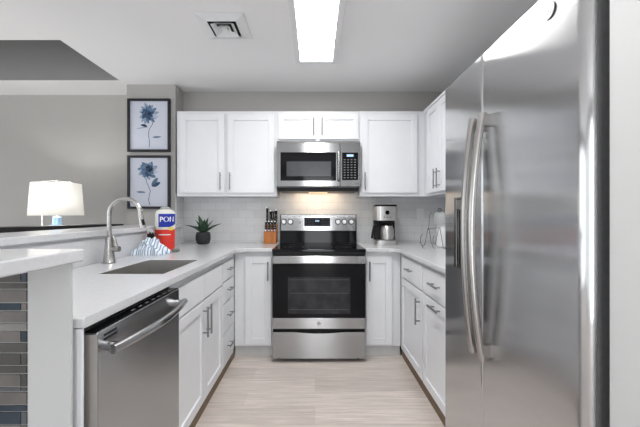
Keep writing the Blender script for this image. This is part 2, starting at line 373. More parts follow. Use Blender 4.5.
# narrow base cabinets either side of the range
def narrow(x0, x1, d0, d1, hu, label, cx):
    t = thing('base_cabinet', label, 'cabinet', (cx, 3.2, 0))
    MB().box(x0, x1, YF, 3.48, .09, .8845).build('body', M['gap'], t)
    MB().box(x0, x1, 2.925, 3.48, 0, .0895).build('toe_board', M['toe'], t)
    d = shaker(fb, d0, d1, .105, .845).build('door', M['cab'], t, bevel=.0015); pull(fb, hu, .725, True, .16, d)
narrow(-.676, -.350, -.585, -.366, -.392, 'narrow white base cabinet left of the range', -.47)
narrow(.414, .720, .429, .646, .455, 'narrow white base cabinet right of the range, under the coffee maker', .55)
# right run
t = thing('base_cabinet', 'white drawer base cabinet in the right corner with an upright door handle', 'cabinet', (1.0, 2.56, 0))
MB().box(XRF, 1.32, 2.27, 2.90, .095, .8845).build('body', M['gap'], t)
MB().box(.733, 1.32, 2.27, 2.90, 0, .0945).build('toe_board', M['brown'], t)
d = slab(fr_, 2.278, 2.822, .697, .858).build('drawer', M['cab'], t, bevel=.0025); pull(fr_, 2.55, .785, False, .13, d)
d = shaker(fr_, 2.278, 2.822, .10, .682).build('door', M['cab'], t, bevel=.0015); pull(fr_, 2.325, .545, True, .178, d)
t = thing('base_cabinet', 'white base cabinet beside the refrigerator with two level handles', 'cabinet', (1.0, 1.96, 0))
MB().box(XRF, 1.32, 1.65, 2.268, .095, .8845).build('body', M['gap'], t)
MB().box(.733, 1.32, 1.65, 2.268, 0, .0945).build('toe_board', M['brown'], t)
d = slab(fr_, 1.66, 2.26, .697, .858).build('drawer', M['cab'], t, bevel=.0025); pull(fr_, 2.0, .785, False, .15, d)
d = shaker(fr_, 1.66, 2.26, .10, .682).build('door', M['cab'], t, bevel=.0015); pull(fr_, 2.0, .652, False, .15, d)

# ------------------------------------------------------------------ wall cabinets
YU, ZU0, ZU1 = 3.19, 1.363, 2.15
fu = frame_back(YU)
t = thing('wall_cabinet', 'white two-door wall cabinet left of the microwave, above the potted plant', 'cabinet', (-.81, 3.34, ZU0))
MB().box(-1.275, -.353, YU, 3.4935, ZU0, ZU1).build('body', M['gap'], t, bevel=.0015)
for u0, u1, hu in ((-1.243, -.836, -.866), (-.806, -.374, -.778)):
    d = shaker(fu, u0, u1, 1.395, 2.118).build('door', M['cab'], t, bevel=.0015); pull(fu, hu, 1.50, True, .16, d)
t = thing('wall_cabinet', 'low white two-door wall cabinet above the microwave', 'cabinet', (.03, 3.34, 1.872))
MB().box(-.3525, .4115, YU, 3.4935, 1.872, ZU1).build('body', M['gap'], t, bevel=.0015)
for u0, u1, hu in ((-.336, .008, -.012), (.045, .40, .065)):
    d = shaker(fu, u0, u1, 1.888, 2.118, rail=.05).build('door', M['cab'], t, bevel=.0015); pull(fu, hu, 2.0, True, .16, d)
t = thing('wall_cabinet', 'white single-door wall cabinet right of the microwave, above the coffee maker', 'cabinet', (.72, 3.34, ZU0))
MB().box(.412, 1.018, YU, 3.4935, ZU0, ZU1).build('body', M['gap'], t, bevel=.0015)
d = shaker(fu, .432, .941, 1.395, 2.118).build('door', M['cab'], t, bevel=.0015); pull(fu, .457, 1.50, True, .16, d)
fur = frame_right(1.02)
t = thing('wall_cabinet', 'white two-door wall cabinet on the right wall beside the refrigerator', 'cabinet', (1.17, 2.8, ZU0))
MB().box(1.02, 1.323, 2.50, 3.49, ZU0, ZU1).build('body', M['gap'], t, bevel=.0015)
MB().box(.996, 1.0195, 2.50, 3.165, 2.128, ZU1).build('top_trim', M['cab'], t)
for u0, u1, hu in ((2.80, 3.09, 2.832), (2.51, 2.795, 2.763)):
    d = shaker(fur, u0, u1, 1.385, 2.125).build('door', M['cab'], t, bevel=.0015); pull(fur, hu, 1.49, True, .16, d)
t = thing('wall_cabinet', 'white wall cabinet above the refrigerator, only its top edge in view', 'cabinet', (1.17, 1.6, 1.82))
MB().box(1.02, 1.323, .76, 2.498, 1.82, ZU1).build('body', M['gap'], t, bevel=.0015)
MB().box(.996, 1.0195, .76, 2.499, 2.128, ZU1).build('top_trim', M['cab'], t)
for u0, u1 in ((.78, 1.62), (1.63, 2.49)): shaker(fur, u0, u1, 1.84, 2.125).build('door', M['cab'], t, bevel=.0015)

# ------------------------------------------------------------------ refrigerator
t = thing('refrigerator', 'tall stainless steel side-by-side refrigerator at the right', 'refrigerator', (.95, 1.18, 0))
XF = .600
MB().box(.69, 1.31, .768, 1.594, .03, 1.76).build('body', M['fside'], t, bevel=.004)
MB().box(.71, 1.28, .80, 1.56, 0, .029).build('base_grille', M['black'], t)
def fdoor(y0, y1, r, q):
    pts = [(.685, y0)]; n = 8
    for k in range(n+1):
        a = PI/2*k/n; pts.append((XF+r-r*math.sin(a), y0+r-r*math.cos(a)))
    w_ = y1-y0
    for k in range(1, 10): pts.append((XF-.004*math.sin(PI*k/10), y0+r+(w_-r-q)*k/10))
    for k in range(n+1):
        a = PI/2*k/n; pts.append((XF+q-q*math.cos(a), y1-q+q*math.sin(a)))
    pts.append((.685, y1))
    b = MB(); a_ = [b.v((x,y,.05)) for x,y in pts]; c_ = [b.v((x,y,1.772)) for x,y in pts]; m = len(pts)
    b.f(a_[::-1]); b.f(c_)
    for k in range(m):
        b.mi = 1 if k in (0, m-2) else 0
        b.f([a_[k], a_[(k+1)%m], c_[(k+1)%m], c_[k]], k not in (0, m-2, m-1))
    return b
d2 = fdoor(.765, 1.237, .026, .010).build('door', [M['steelv'], M['fside']], t); d2['label'] = 'wide refrigerator door with round badge'
d1 = fdoor(1.241, 1.597, .010, .012).build('door', [M['steelv'], M['fside']], t, split_later=True); d1['label'] = 'narrow freezer door with water dispenser'
bpy.context.view_layer.update()
cut(d1, .55, .645, 1.318, 1.436, .99, 1.222)
es = d1.modifiers.new('split', 'EDGE_SPLIT'); es.split_angle = math.radians(42)
def fhandle(y, bow, parent):
    b = MB(); pts = []; n = 18
    for k in range(n+1):
        s_ = k/n; pts.append((.578 - bow*math.sin(PI*s_)**.8, y, .700 + (1.55-.700)*s_))
    b.tube(pts, .0135, n=14)
    for zz in (.735, 1.525): b.box(.572, XF-.0005, y-.011, y+.011, zz-.02, zz+.02)
    return b.build('handle', M['fhandle'], parent)
fhandle(1.186, .041, d2); fhandle(1.261, .033, d1)
badge(frame_right(XF), .880, 1.722, .022, .004, d2)
b = MB(); b.box(.6405, .6445, 1.3185, 1.4355, .9905, 1.2215); b.box(.599, .6404, 1.4335, 1.4355, .9905, 1.2215); b.box(.599, .6404, 1.3185, 1.3205, .9905, 1.2215); b.box(.599, .6404, 1.3206, 1.4334, 1.2195, 1.2215); b.box(.599, .6404, 1.3206, 1.4334, .9905, .9925)
b.build('dispenser', M['black'], d1)
b = MB()
for a0, a1, z0, z1 in ((1.308,1.318,.982,1.272),(1.4365,1.462,.982,1.272),(1.318,1.4365,.982,.990),(1.318,1.4365,1.262,1.272)): b.box(.588, XF-.0005, a0, a1, z0, z1)
b.build('dispenser_frame', M['steel'], d1, bevel=.002)
MB().box(.590, XF-.0005, 1.319, 1.4355, 1.224, 1.261).build('control_panel', M['darkgrey'], d1)
b = MB()
for k in range(4): b.box(.5892, .5899, 1.328+.027*k, 1.342+.027*k, 1.239, 1.246)
b.build('control_print', M['dot'], d1)
MB().box(.612, .640, 1.36, 1.40, 1.10, 1.19).build('dispenser_paddle', M['darkgrey'], d1, bevel=.003)

# ------------------------------------------------------------------ range
RX0, RX1 = -.345, .409
t = thing('range', 'stainless steel electric range with black glass cooktop in the middle of the back wall', 'stove', (.032, 3.1, 0))
b = MB(); b.box(RX0, RX1, 2.83, 3.46, .03, .895)
b.build('body', M['black'], t)
for x in (RX0+.05, RX1-.05):
    for y in (2.87, 3.40): MB().cyl((x,y,0),(x,y,.03), .018, n=10).build('foot', M['black'], t)
ct = MB().box(RX0-.002, RX1+.002, 2.775, 3.40, .8955, .918).build('cooktop', M['glassb'], t, bevel=.004)
for cx, cy, r in ((-.16,2.95,.105),(.225,2.95,.085),(-.16,3.22,.075),(.225,3.22,.105)):
    for rr in (r, r*.62):
        n = 36; b = MB()
        for k in range(n):
            a0, a1 = 2*PI*k/n, 2*PI*(k+1)/n
            b.f([b.v((cx+q*math.cos(a), cy+q*math.sin(a), .9185)) for q, a in ((rr,a0),(rr,a1),(rr-.003,a1),(rr-.003,a0))])
        b.build('burner_ring', M['darkgrey'], ct, recalc=False)
MB().box(RX0, RX1, 2.785, 2.829, .872, .895).build('front_rail', M['black'], t)
bg = MB(); bg.prism([(3.395,.9185),(3.46,.9185),(3.46,1.195),(3.408,1.195),(3.400,1.035)], RX0, RX1)
for v in bg.bm.verts: v.co = Vector((v.co.z, v.co.x, v.co.y))
bgo = bg.build('backguard', M['glassb'], t)
# control fascia: tilted plate
ang = math.atan2(.008, .16)
FT = Matrix.Translation((0, 3.400, 1.035)) @ Matrix.Rotation(-ang, 4, 'X') @ Matrix(((1,0,0,0),(0,0,-1,0),(0,1,0,0),(0,0,0,1)))
fa = MB(FT).box(RX0+.008, RX1-.008, 0.0, .157, .001, .008).build('control_fascia', M['steel'], t, bevel=.002)
dsp = MB(FT).box(-.105, .150, .045, .128, .008, .0105).build('display', M['panel'], fa, bevel=.002)
b = MB(FT)
for k in range(3): b.box(.004+k*.014, .013+k*.014, .088, .105, .0106, .0112)
b.build('clock_digits', M['digit'], fa)
for u0 in (-.09, .065):
    b = MB(FT)
    for k in range(4):
        for v in (.062, .085, .108): b.box(u0+k*.022, u0+.010+k*.022, v, v+.004, .0106, .0112)
    b.build('key_print', M['dot'], fa)
for u in (-.306, -.240, .225, .288, .356):
    MB(FT).cyl((u,.088,.008),(u,.088,.0155), .027, n=24).build('knob_ring', M['black'], fa); b = MB(FT); b.cyl((u,.088,.016),(u,.088,.036), .021, .018, n=24); b.box(u-.0045,u+.0045,.069,.107,.034,.041)
    b.build('knob', M['knob'], fa, bevel=.001)
MB(FT).box(-.150, -.144, .07, .095, .008, .009).build('indicator', M['black'], fa)
# oven door
df = frame_back(2.785)
dr = MB(df); dr.box(RX0, RX1, .362, .868, -.042, 0)
dro = dr.build('oven_door', M['glassb'], t, bevel=.003)
MB(df).box(RX0+.004, RX1-.004, .274, .361, -.042, 0.002).build('lower_band', M['steel'], dro, bevel=.002)
MB(df).box(-.218, .285, .395, .690, 0, .0012).build('oven_window', M['window'], dro)
b = MB(df)
for v in (.428, .56, .668): b.box(-.205, .272, v, v+.004, .0013, .0025)
b.build('oven_racks', M['rack'], dro)
h = MB(df); h.box(RX0+.004, RX1-.004, .803, .868, .018, .040)
for u in (RX0+.03, RX1-.03): h.box(u-.02, u+.02, .815, .856, .0005, .019)
h.build('handle', M['steel'], dro, bevel=.008)
badge(df, .032, .317, .016, .002, dro)
# storage drawer with a shallow scooped pull
dw = MB(df); N = 24; top = []
for k in range(N+1):
    u = RX0+.004+(RX1-RX0-.008)*k/N; s_ = max(0, 1-abs(u-.032)/.20); top.append((u, .248-.012*(math.sin(PI/2*s_) if s_ > 0 else 0)))
dw.prism([(RX0+.004,.035)] + [(RX1-.004,.035)] + top[::-1], -.042, .002)
dw.build('storage_drawer', M['steel'], t)

# ------------------------------------------------------------------ microwave
t = thing('microwave', 'stainless steel over-the-range microwave with black door window', 'microwave', (.03, 3.3, 1.42))
mf = frame_back(3.13)
MB().box(-.345, .409, 3.13, 3.4935, 1.440, 1.862).build('body', M['darkgrey'], t, bevel=.002)
MB().box(-.33, .394, 3.15, 3.4935, 1.408, 1.4395).build('vent_base', M['black'], t, bevel=.003)
MB().box(-.06, .12, 3.33, 3.38, 1.4045, 1.4075).build('lamp_lens', M['mwl'], t)
_o = area('cooktop_lamp', (.03, 3.355, 1.402), (math.radians(24), 0, 0), .46, .04, 1.1, (1.0, .74, .48))
d = MB(mf).box(-.345, .225, 1.448, 1.842, .001, .030).build('door', M['steel'], t, bevel=.003)
MB(mf).box(-.310, .190, 1.500, 1.755, .030, .0315).build('glass', M['glassb'], d)
MB(mf).box(-.255, .145, 1.540, 1.672, .0316, .0325).build('window', M['mwin'], d)
MB(mf).tube([(.212,1.500,.031),(.212,1.503,.055),(.212,1.52,.064),(.212,1.74,.064),(.212,1.760,.055),(.212,1.763,.031)], .0105, n=12).build('handle', M['steel'], d)
badge(mf, .030, 1.800, .014, .030, d)
cp = MB(mf).box(.2275, .409, 1.448, 1.842, .001, .030).build('control_panel', M['steel'], t, bevel=.003)
MB(mf).box(.243, .388, 1.505, 1.752, .030, .0315).build('keypad', M['glassb'], cp)
b = MB(mf)
for r in range(8):
    for k in range(4): b.box(.258+k*.031, .274+k*.031, 1.523+r*.023, 1.531+r*.023, .0316, .0322)
b.build('keypad_print', M['dot'], cp)
MB(mf).box(.285, .345, 1.716, 1.735, .0316, .0322).build('clock_digits', M['digit'], cp)

# ------------------------------------------------------------------ dishwasher
t = thing('dishwasher', 'stainless steel dishwasher with a bowed bar handle, under the left counter', 'dishwasher', (-.95, 1.33, 0))
MB().box(-1.25, -.672, 1.0, 1.600, .09, .862).build('body', M['darkgrey'], t)
MB().box(-1.25, -.70, 1.0, 1.600, 0, .0895).build('toe_board', M['black'], t)
d = MB().box(-.670, -.630, 1.0, 1.600, .095, .858).build('door', M['steeld'], t, bevel=.003)
MB().box(-.6695, -.6305, .9980, .9998, .100, .853).build('door_edge', P('door_edge_grey', (.42,.40,.38), .45, .2, noise=.05, nscale=15), d)
MB().box(-.668, -.634, 1.004, 1.596, .858, .861).build('control_strip', M['glassb'], d)
for k in range(7): MB().box(-.655, -.645, 1.22+.05*k, 1.245+.05*k, .8612, .8616).build('button', M['dot'], d)
b = MB(); n = 20; pts = [(-.598+.030*math.sin(PI*k/n), 1.02+.560*k/n, .803-.0*math.sin(PI*k/n)) for k in range(n+1)]
b.tube(pts, .0145, n=14)
for y in (1.048, 1.552): b.cyl((-.6305, y, .803), (-.597, y, .803), .014, n=14)
b.build('handle', M['steel'], d)
b = MB(frame_left(-.630))
for v in (.838, .825):
    for k in range(4): b.box(1.03+.018*k, 1.045+.018*k, v, v+.007, .0002, .0008)
b.build('vent_slots', M['panel'], d)

# ------------------------------------------------------------------ sink and faucet
t = thing('sink', 'undermount stainless steel sink basin in the left counter', 'sink', (-.886, 1.915, .68))
x0, x1, y0, y1, zb, zt = -1.0405, -.7315, 1.6645, 2.1655, .70, .9135
b = MB(); th = .004
o_ = [(x0-.0025,y0-.0025),(x1+.0025,y0-.0025),(x1+.0025,y1+.0025),(x0-.0025,y1+.0025)]; i_ = [(x0,y0),(x1,y0),(x1,y1),(x0,y1)]
q_ = [(x0+.012,y0+.012),(x1-.012,y0+.012),(x1-.012,y1-.012),(x0+.012,y1-.012)]
ro = [b.v((*p,zt)) for p in o_]; ri = [b.v((*p,zt)) for p in i_]; rb = [b.v((*p,zb)) for p in q_]
rob = [b.v((*p,zt-.004)) for p in o_]; rbo = [b.v((p[0],p[1],zb-.004)) for p in i_]
for k in range(4):
    j = (k+1) % 4
    b.f([ro[k],ro[j],ri[j],ri[k]]); b.f([ri[k],ri[j],rb[j],rb[k]]); b.f([rob[j],rob[k],ro[k],ro[j]][::-1]); b.f([rob[k],rob[j],rbo[j],rbo[k]])
b.f(rb); b.f(rbo[::-1])
bs = b.build('basin', M['sink'], t)
MB().lathe([(.0,.0),(.045,.0),(.045,.004),(.034,.005),(.0,.001)], (-.90, 1.92, zb+.0005), 24).build('drain', M['nickel'], t)
t = thing('faucet', 'brushed nickel gooseneck faucet standing behind the sink', 'faucet', (-1.205, 2.02, .9155))
bx, by, bz = -1.205, 2.02, .9155
MB().lathe([(.036,0),(.036,.004),(.033,.008),(.027,.06),(.0205,.145),(.019,.150),(.0,.151)], (bx,by,bz), 24).build('base', M['faucet'], t)
pts = [(bx,by,bz+.15),(bx,by,bz+.20),(bx,by,bz+.27)]; R = .092
for k in range(1, 15):
    a = PI*k/15*1.08
    pts.append((bx+R-R*math.cos(a), by, bz+.285+R*math.sin(a)))
rs = [.0125]*len(pts)
MB().tube(pts, rs, n=14).build('spout', M['faucet'], t)
e = Vector(pts[-1]); dv = (Vector(pts[-1])-Vector(pts[-2])).normalized(); dv = (dv + Vector((.12,0,-.1))).normalized()
MB().tube([e-dv*.004, e+dv*.02, e+dv*.055, e+dv*.082], [.014,.0155,.0175,.0195], n=14).build('spray_head', M['faucet'], t)
sb = MB().box(-.006,.006,-.016,.016,-.004,.004)
MB().tube([e+dv*.028+Vector((.010,-.010,0)), e+dv*.062+Vector((.0125,-.0115,0))], .008, n=8).build('spray_button', M['black'], t)
b = MB(); b.cyl((bx+.018,by,bz+.082),(bx+.062,by-.005,bz+.082), .0165, n=16); b.tube([(bx+.045,by-.003,bz+.09),(bx+.038,by-.003,bz+.125),(bx+.024,by-.003,bz+.158)], [.010,.0085,.006], n=10)
b.build('lever', M['faucet'], t)

# ------------------------------------------------------------------ ceiling light and vent
t = thing('ceiling_light', 'long white ceiling light fixture in the middle of the kitchen ceiling', 'ceiling light', (.011, 1.63, 2.439))
b = MB()
for q in ((-.157,-.115,.46,2.79),(.136,.178,.46,2.79),(-.115,.136,.46,.505),(-.115,.136,2.745,2.79)): b.box(*q, 2.414, 2.4395)
b.build('housing', M['white'], t, bevel=.002)
MB().box(-.1145,.1355,.5055,2.7445,2.418,2.424).build('diffuser', M['diff'], t)
t = thing('ceiling_vent', 'square white ceiling air vent left of the light', 'vent', (-.592, 2.275, 2.4395))
def ringbox(b, x0,x1,y0,y1,wd,z0,z1,dz):
    o_ = [(x0,y0),(x1,y0),(x1,y1),(x0,y1)]; i_ = [(x0+wd,y0+wd),(x1-wd,y0+wd),(x1-wd,y1-wd),(x0+wd,y1-wd)]
    A = [b.v((*p,z0)) for p in o_]; B = [b.v((*p,z0-dz)) for p in i_]; C_ = [b.v((*p,z1)) for p in o_]; D = [b.v((*p,z1-dz)) for p in i_]
    for k in range(4):
        j = (k+1)%4
        b.f([A[k],A[j],B[j],B[k]]); b.f([C_[k],C_[j],D[j],D[k]]); b.f([A[k],A[j],C_[j],C_[k]]); b.f([B[k],B[j],D[j],D[k]])
vx0,vx1,vy0,vy1 = -.745,-.440,2.115,2.435
MB().box(vx0+.04,vx1-.04,vy0+.04,vy1-.04,2.4375,2.4395).build('duct_shade', M['black'], t)  # black sheet for the shade of the duct; the ceiling has no hole
b = MB(); ringbox(b, vx0,vx1,vy0,vy1,.062,2.4385,2.4370,.020); b.build('frame', M['white'], t)
for ins, wd in ((.078,.026),(.112,.020)):
    b = MB(); ringbox(b, vx0+ins,vx1-ins,vy0+ins,vy1-ins,wd,2.4110,2.4095,-.022); b.build('louver', M['white'], t)
MB().box(vx0+.136,vx1-.136,vy0+.140,vy1-.140,2.4110,2.4374).build('centre_plate', M['white'], t)

# ------------------------------------------------------------------ pictures
def picture(z0, z1, label, variant):
    xa, xb, yw = -1.783, -1.378, 3.299
    t = thing('picture', label, 'picture', ((xa+xb)/2, yw, z0), 'flower prints on the corner wall')
    fr = frame_back(yw); w_ = .022
    b = MB(fr); b.box(xa,xb,z0,z0+w_,0,.028); b.box(xa,xb,z1-w_,z1,0,.028); b.box(xa,xa+w_,z0+w_,z1-w_,0,.028); b.box(xb-w_,xb,z0+w_,z1-w_,0,.028)
    b.build('frame', M['frame'], t, bevel=.002)
    MB(fr).box(xa+w_,xb-w_,z0+w_,z1-w_,.002,.012).build('paper', M['paper'], t)
    W, Hh = xb-xa, z1-z0
    def pt(u, v, d): return (xa+u*W, z0+v*Hh, .0122+d)
    f = MB(fr); rnd = random.Random(variant)
    lay = 0
    def petal(cu, cv, ang, L, wd, mi, bend=0):
        nonlocal lay
        lay += 1; d = lay*.00004; f.mi = mi; n = 7; l_, r_ = [], []
        for k in range(n+1):
            s_ = k/n; a = ang + bend*s_; hw = wd*math.sin(PI*min(1, s_*.92+.04))**.8
            x = cu + L*s_*math.cos(a); y = cv + L*s_*math.sin(a)*W/Hh
            l_.append(pt(x-hw*math.sin(a), y+hw*math.cos(a)*W/Hh, d)); r_.append(pt(x+hw*math.sin(a), y-hw*math.cos(a)*W/Hh, d))
        f.f([f.v(p) for p in l_ + r_[::-1]])
    if variant == 1:
        cu, cv = .47, .73
        for k in range(15): petal(cu, cv, 2*PI*k/15+rnd.uniform(-.15,.15), rnd.uniform(.20,.27), .045, rnd.choice([2,2,4,1]), .2)
        for k in range(12): petal(cu, cv, 2*PI*k/12+rnd.uniform(-.2,.2), rnd.uniform(.12,.19), .045, rnd.choice([1,1,0]), .3)
        for k in range(8): petal(cu, cv, 2*PI*k/8+.3, .08, .03, rnd.choice([0,3]))
        stem = [(.60,.60),(.575,.52),(.50,.42),(.485,.33),(.50,.24),(.51,.16),(.50,.09)]
        petal(.46, .46, 2.3, .17, .03, 3, .5); petal(.46,.47, 3.3, .26, .014, 2); petal(.58,.275, .05, .20, .022, 1)
    else:
        cu, cv = .47, .72
        for k in range(17): petal(cu, cv, 2*PI*k/17+rnd.uniform(-.15,.15), rnd.uniform(.18,.25), .055, rnd.choice([2,2,1,4]), .3)
        for k in range(13): petal(cu, cv, 2*PI*k/13+rnd.uniform(-.2,.2), rnd.uniform(.12,.18), .05, rnd.choice([1,0,1]), .3)
        for k in range(8): petal(cu+.03, cv+.03, 2*PI*k/8+.3, .09, .03, rnd.choice([3,3,0]))
        stem = [(.42,.58),(.44,.50),(.49,.42),(.53,.33),(.50,.24),(.49,.16),(.52,.07)]
        petal(.56,.43, .15, .22, .045, 0, .25); petal(.56,.45, .75, .22, .045, 1, .1); petal(.42,.31, 3.1, .22, .022, 1)
    f.mi = 1; q = []
    for k in range(len(stem)-1):
        for j in range(4):
            s_ = j/4; q.append(((stem[k][0]*(1-s_)+stem[k+1][0]*s_), (stem[k][1]*(1-s_)+stem[k+1][1]*s_)))
    q.append(stem[-1])
    for (u0_,v0_),(u1_,v1_) in zip(q, q[1:]): f.f([f.v(pt(u0_-.009,v0_,.0001)), f.v(pt(u0_+.009,v0_,.0001)), f.v(pt(u1_+.009,v1_,.0001)), f.v(pt(u1_-.009,v1_,.0001))])
    f.build('flower', PETALS, t, recalc=False)
picture(1.792, 2.297, 'black-framed blue flower print, the upper one, its two leaves low on the stem', 1)
picture(1.250, 1.757, 'black-framed blue flower print, the lower one, hanging directly under the other', 2)

# ------------------------------------------------------------------ lamp, side table, tall table in the living room
LX, LY = -2.245, 3.0
t = thing('side_table', 'small dark side table behind the bar carrying the lit lamp', 'table', (LX, LY, 0))
MB().box(LX-.125,LX+.125,LY-.18,LY+.18,.60,.635).build('table_top', M['dwood'], t, bevel=.004)
for sx in (-1,1):
    for sy in (-1,1): MB().box(LX+sx*.10-.018,LX+sx*.10+.018,LY+sy*.15-.018,LY+sy*.15+.018,0,.5995).build('leg', M['dwood'], t)
t = thing('table_lamp', 'lit table lamp with a white drum shade and blue glass base', 'lamp', (LX, LY, .636))
zb0 = .636
MB().lathe([(.085,0),(.085,.02),(.03,.03),(.03,.04)], (LX,LY,zb0), 28).build('foot', M['brass'], t)
MB().lathe([(.03,.04),(.075,.10),(.095,.20),(.085,.32),(.055,.42),(.036,.48),(.034,.535),(.02,.545)], (LX,LY,zb0), 28).build('glass_body', M['bglass'], t)
b = MB(); b.cyl((LX,LY,zb0+.545),(LX,LY,1.26), .010, n=12); b.cyl((LX,LY,1.26),(LX,LY,1.30), .018, n=12)
b.build('stem', M['brass'], t)
b = MB()
for sx in (-1,1): b.tube([(LX+sx*.015,LY,1.24),(LX+sx*.06,LY,1.30),(LX+sx*.065,LY,1.40),(LX,LY,1.470)], .0022, n=6)
b.lathe([(.004,0),(.012,.010),(.010,.022),(.0,.028)], (LX,LY,1.470), 14)
for k in range(3):
    a = 2*PI*k/3; b.tube([(LX,LY,1.493),(LX+(.181)*math.cos(a),LY+(.181)*math.sin(a),1.463)], .002, n=6)
b.build('harp', M['brass'], t)
MB().lathe([(.200,1.188),(.182,1.466),(.1802,1.466),(.1982,1.188)], (LX,LY,0), 48, close=True).build('lamp_shade', M['shade'], t)
b = MB(); b.tube([(LX-.09,LY-.05,1.25),(LX-.09,LY-.05,1.10)], .0022, n=6); b.cyl((LX-.09,LY-.05,1.095),(LX-.09,LY-.05,1.115), .006, n=8)
b.build('pull_chain', M['white'], t)
bl = MB().lathe([(.0,0),(.028,.02),(.03,.045),(.0,.075)], (LX,LY,1.30), 16).build('bulb', P('bulb_glass', (.9,.9,.88), .4, emis=(1,.98,.95), estr=3, noise=.01), t)
l = bpy.data.lights.new('lamp_light', 'POINT'); l.energy = LAMP_W; l.color = (1.0,.985,.96); l.shadow_soft_size = .03
lo = bpy.data.objects.new('lamp_light', l); COL.objects.link(lo); lo.location = (LX, LY-.045, 1.335)
# tall dark table whose top edge shows over the bar
A_, B_ = Vector((-1.735,3.13,0)), Vector((-2.25,2.02,0)); dx = (B_-A_).normalized(); nx = Vector((dx.y,-dx.x,0));
if nx.x > 0: nx = -nx
Lr = (B_-A_).length; MT = Matrix(((dx.x,nx.x,0,A_.x),(dx.y,nx.y,0,A_.y),(0,0,1,0),(0,0,0,1)))
t = thing('bar_table', 'tall black table behind the raised bar, seen as a thin dark edge', 'table', (A_.x, A_.y, 0))
MB(MT).box(0, Lr, 0, .20, 1.062, 1.110).build('table_top', M['dwood'], t, bevel=.002)
for u in (.04, Lr-.04):
    for v in (.03, .17): MB(MT).box(u-.02,u+.02,v-.02,v+.02,0,1.0618).build('leg', M['dwood'], t)

# ------------------------------------------------------------------ things on the counters
Z0 = .9155
# detergent tub
jx, jy = -1.180, 2.72
t = thing('detergent_tub', 'red and white plastic detergent tub with a blue label behind the sink', 'container', (jx, jy, Z0))
MB().lathe([(.060,0),(.068,.006),(.0705,.09),(.072,.165),(.0,.165)], (jx,jy,Z0), 32).build('red_sleeve', M['red'], t)
MB().lathe([(.072,.1655),(.0735,.18),(.0735,.285),(.066,.308),(.040,.322),(.0,.322)], (jx,jy,Z0), 32).build('body', M['jug'], t)
MB().lathe([(.036,.3225),(.036,.334),(.018,.344),(.0,.345)], (jx,jy,Z0), 24).build('cap', M['grey'], t)
def wrap(R, a, z): return (jx+R*math.sin(a), jy-R*math.cos(a), z)
b = MB(); n = 16; A = [PI*(-.10)+PI*.66*k/n for k in range(n+1)]
for k in range(n):
    zlo = lambda a: Z0+.185+.03*max(0, (a-.9))
    b.f([b.v(wrap(.0738,A[k],zlo(A[k]))), b.v(wrap(.0738,A[k+1],zlo(A[k+1]))), b.v(wrap(.0738,A[k+1],Z0+.287)), b.v(wrap(.0738,A[k],Z0+.287))], True)
lb = b.build('label', M['blue'], t, recalc=False)
vs, fs = text_pts('PON', .054); b = MB()
bv = [b.v(wrap(.0742+v.z*.3, .60+v.x/.0742, Z0+.243+v.y)) for v in vs]
for q in fs: b.f([bv[i] for i in q])
b.build('lettering', M['txt'], lb)
b = MB()
for k in range(6):
    a0, a1 = .75+.08*k, .75+.08*(k+1)
    b.f([b.v(wrap(.0738,a0,Z0+.160)), b.v(wrap(.0738,a1,Z0+.160)), b.v(wrap(.0738,a1,Z0+.184)), b.v(wrap(.0738,a0,Z0+.184))], True)
b.build('yellow_mark', M['yellow'], t, recalc=False)
b = MB()
for k in range(14):
    a0, a1 = -.3+.09*k, -.3+.09*(k+1)
    b.f([b.v(wrap(.0722,a0,Z0+.122)), b.v(wrap(.0722,a1,Z0+.122)), b.v(wrap(.0724,a1,Z0+.130)), b.v(wrap(.0724,a0,Z0+.130))], True)
b.build('print_band', M['txt'], t, recalc=False)
# bunched striped dish cloth
tx, ty = -1.165, 2.46
b = MB(); nu, nv = 40, 26; g = []
for j in range(nv+1):
    row = []
    for i in range(nu+1):
        u = i/nu*2-1; v = j/nv*2-1
        env = max(0, 1-abs(u)**2.6)*max(0, 1-abs(v)**2.2)
        fold = .5+.5*math.sin(u*17+v*2.2+1.2*math.sin(v*3))
        hgt = .012 + env**.55*(.050+.050*(1/(1+math.exp(-7*(v+.05))))*(1-.9*max(0,u)**1.3) + .020*fold)
        row.append((tx+u*.096+.012*math.sin(v*6+u*3), ty+v*.075+.010*math.sin(u*8), Z0+hgt if env > 0 else Z0+.003))
    g.append(row)
gv = [[b.v(p) for p in r] for r in g]; gb = [[b.v((p[0],p[1],Z0)) for p in r] for r in g]
for j in range(nv):
    for i in range(nu):
        b.f([gv[j][i],gv[j][i+1],gv[j+1][i+1],gv[j+1][i]], True); b.f([gb[j][i],gb[j+1][i],gb[j+1][i+1],gb[j][i+1]])
for i in range(nu): b.f([gb[0][i],gb[0][i+1],gv[0][i+1],gv[0][i]]); b.f([gb[nv][i+1],gb[nv][i],gv[nv][i],gv[nv][i+1]])
for j in range(nv): b.f([gb[j+1][0],gb[j][0],gv[j][0],gv[j+1][0]]); b.f([gb[j][nu],gb[j+1][nu],gv[j+1][nu],gv[j][nu]])
o = b.build('dish_cloth', M['stripe'], None); tag(o, 'bunched blue and white striped dish cloth in front of the detergent tub', 'cloth')
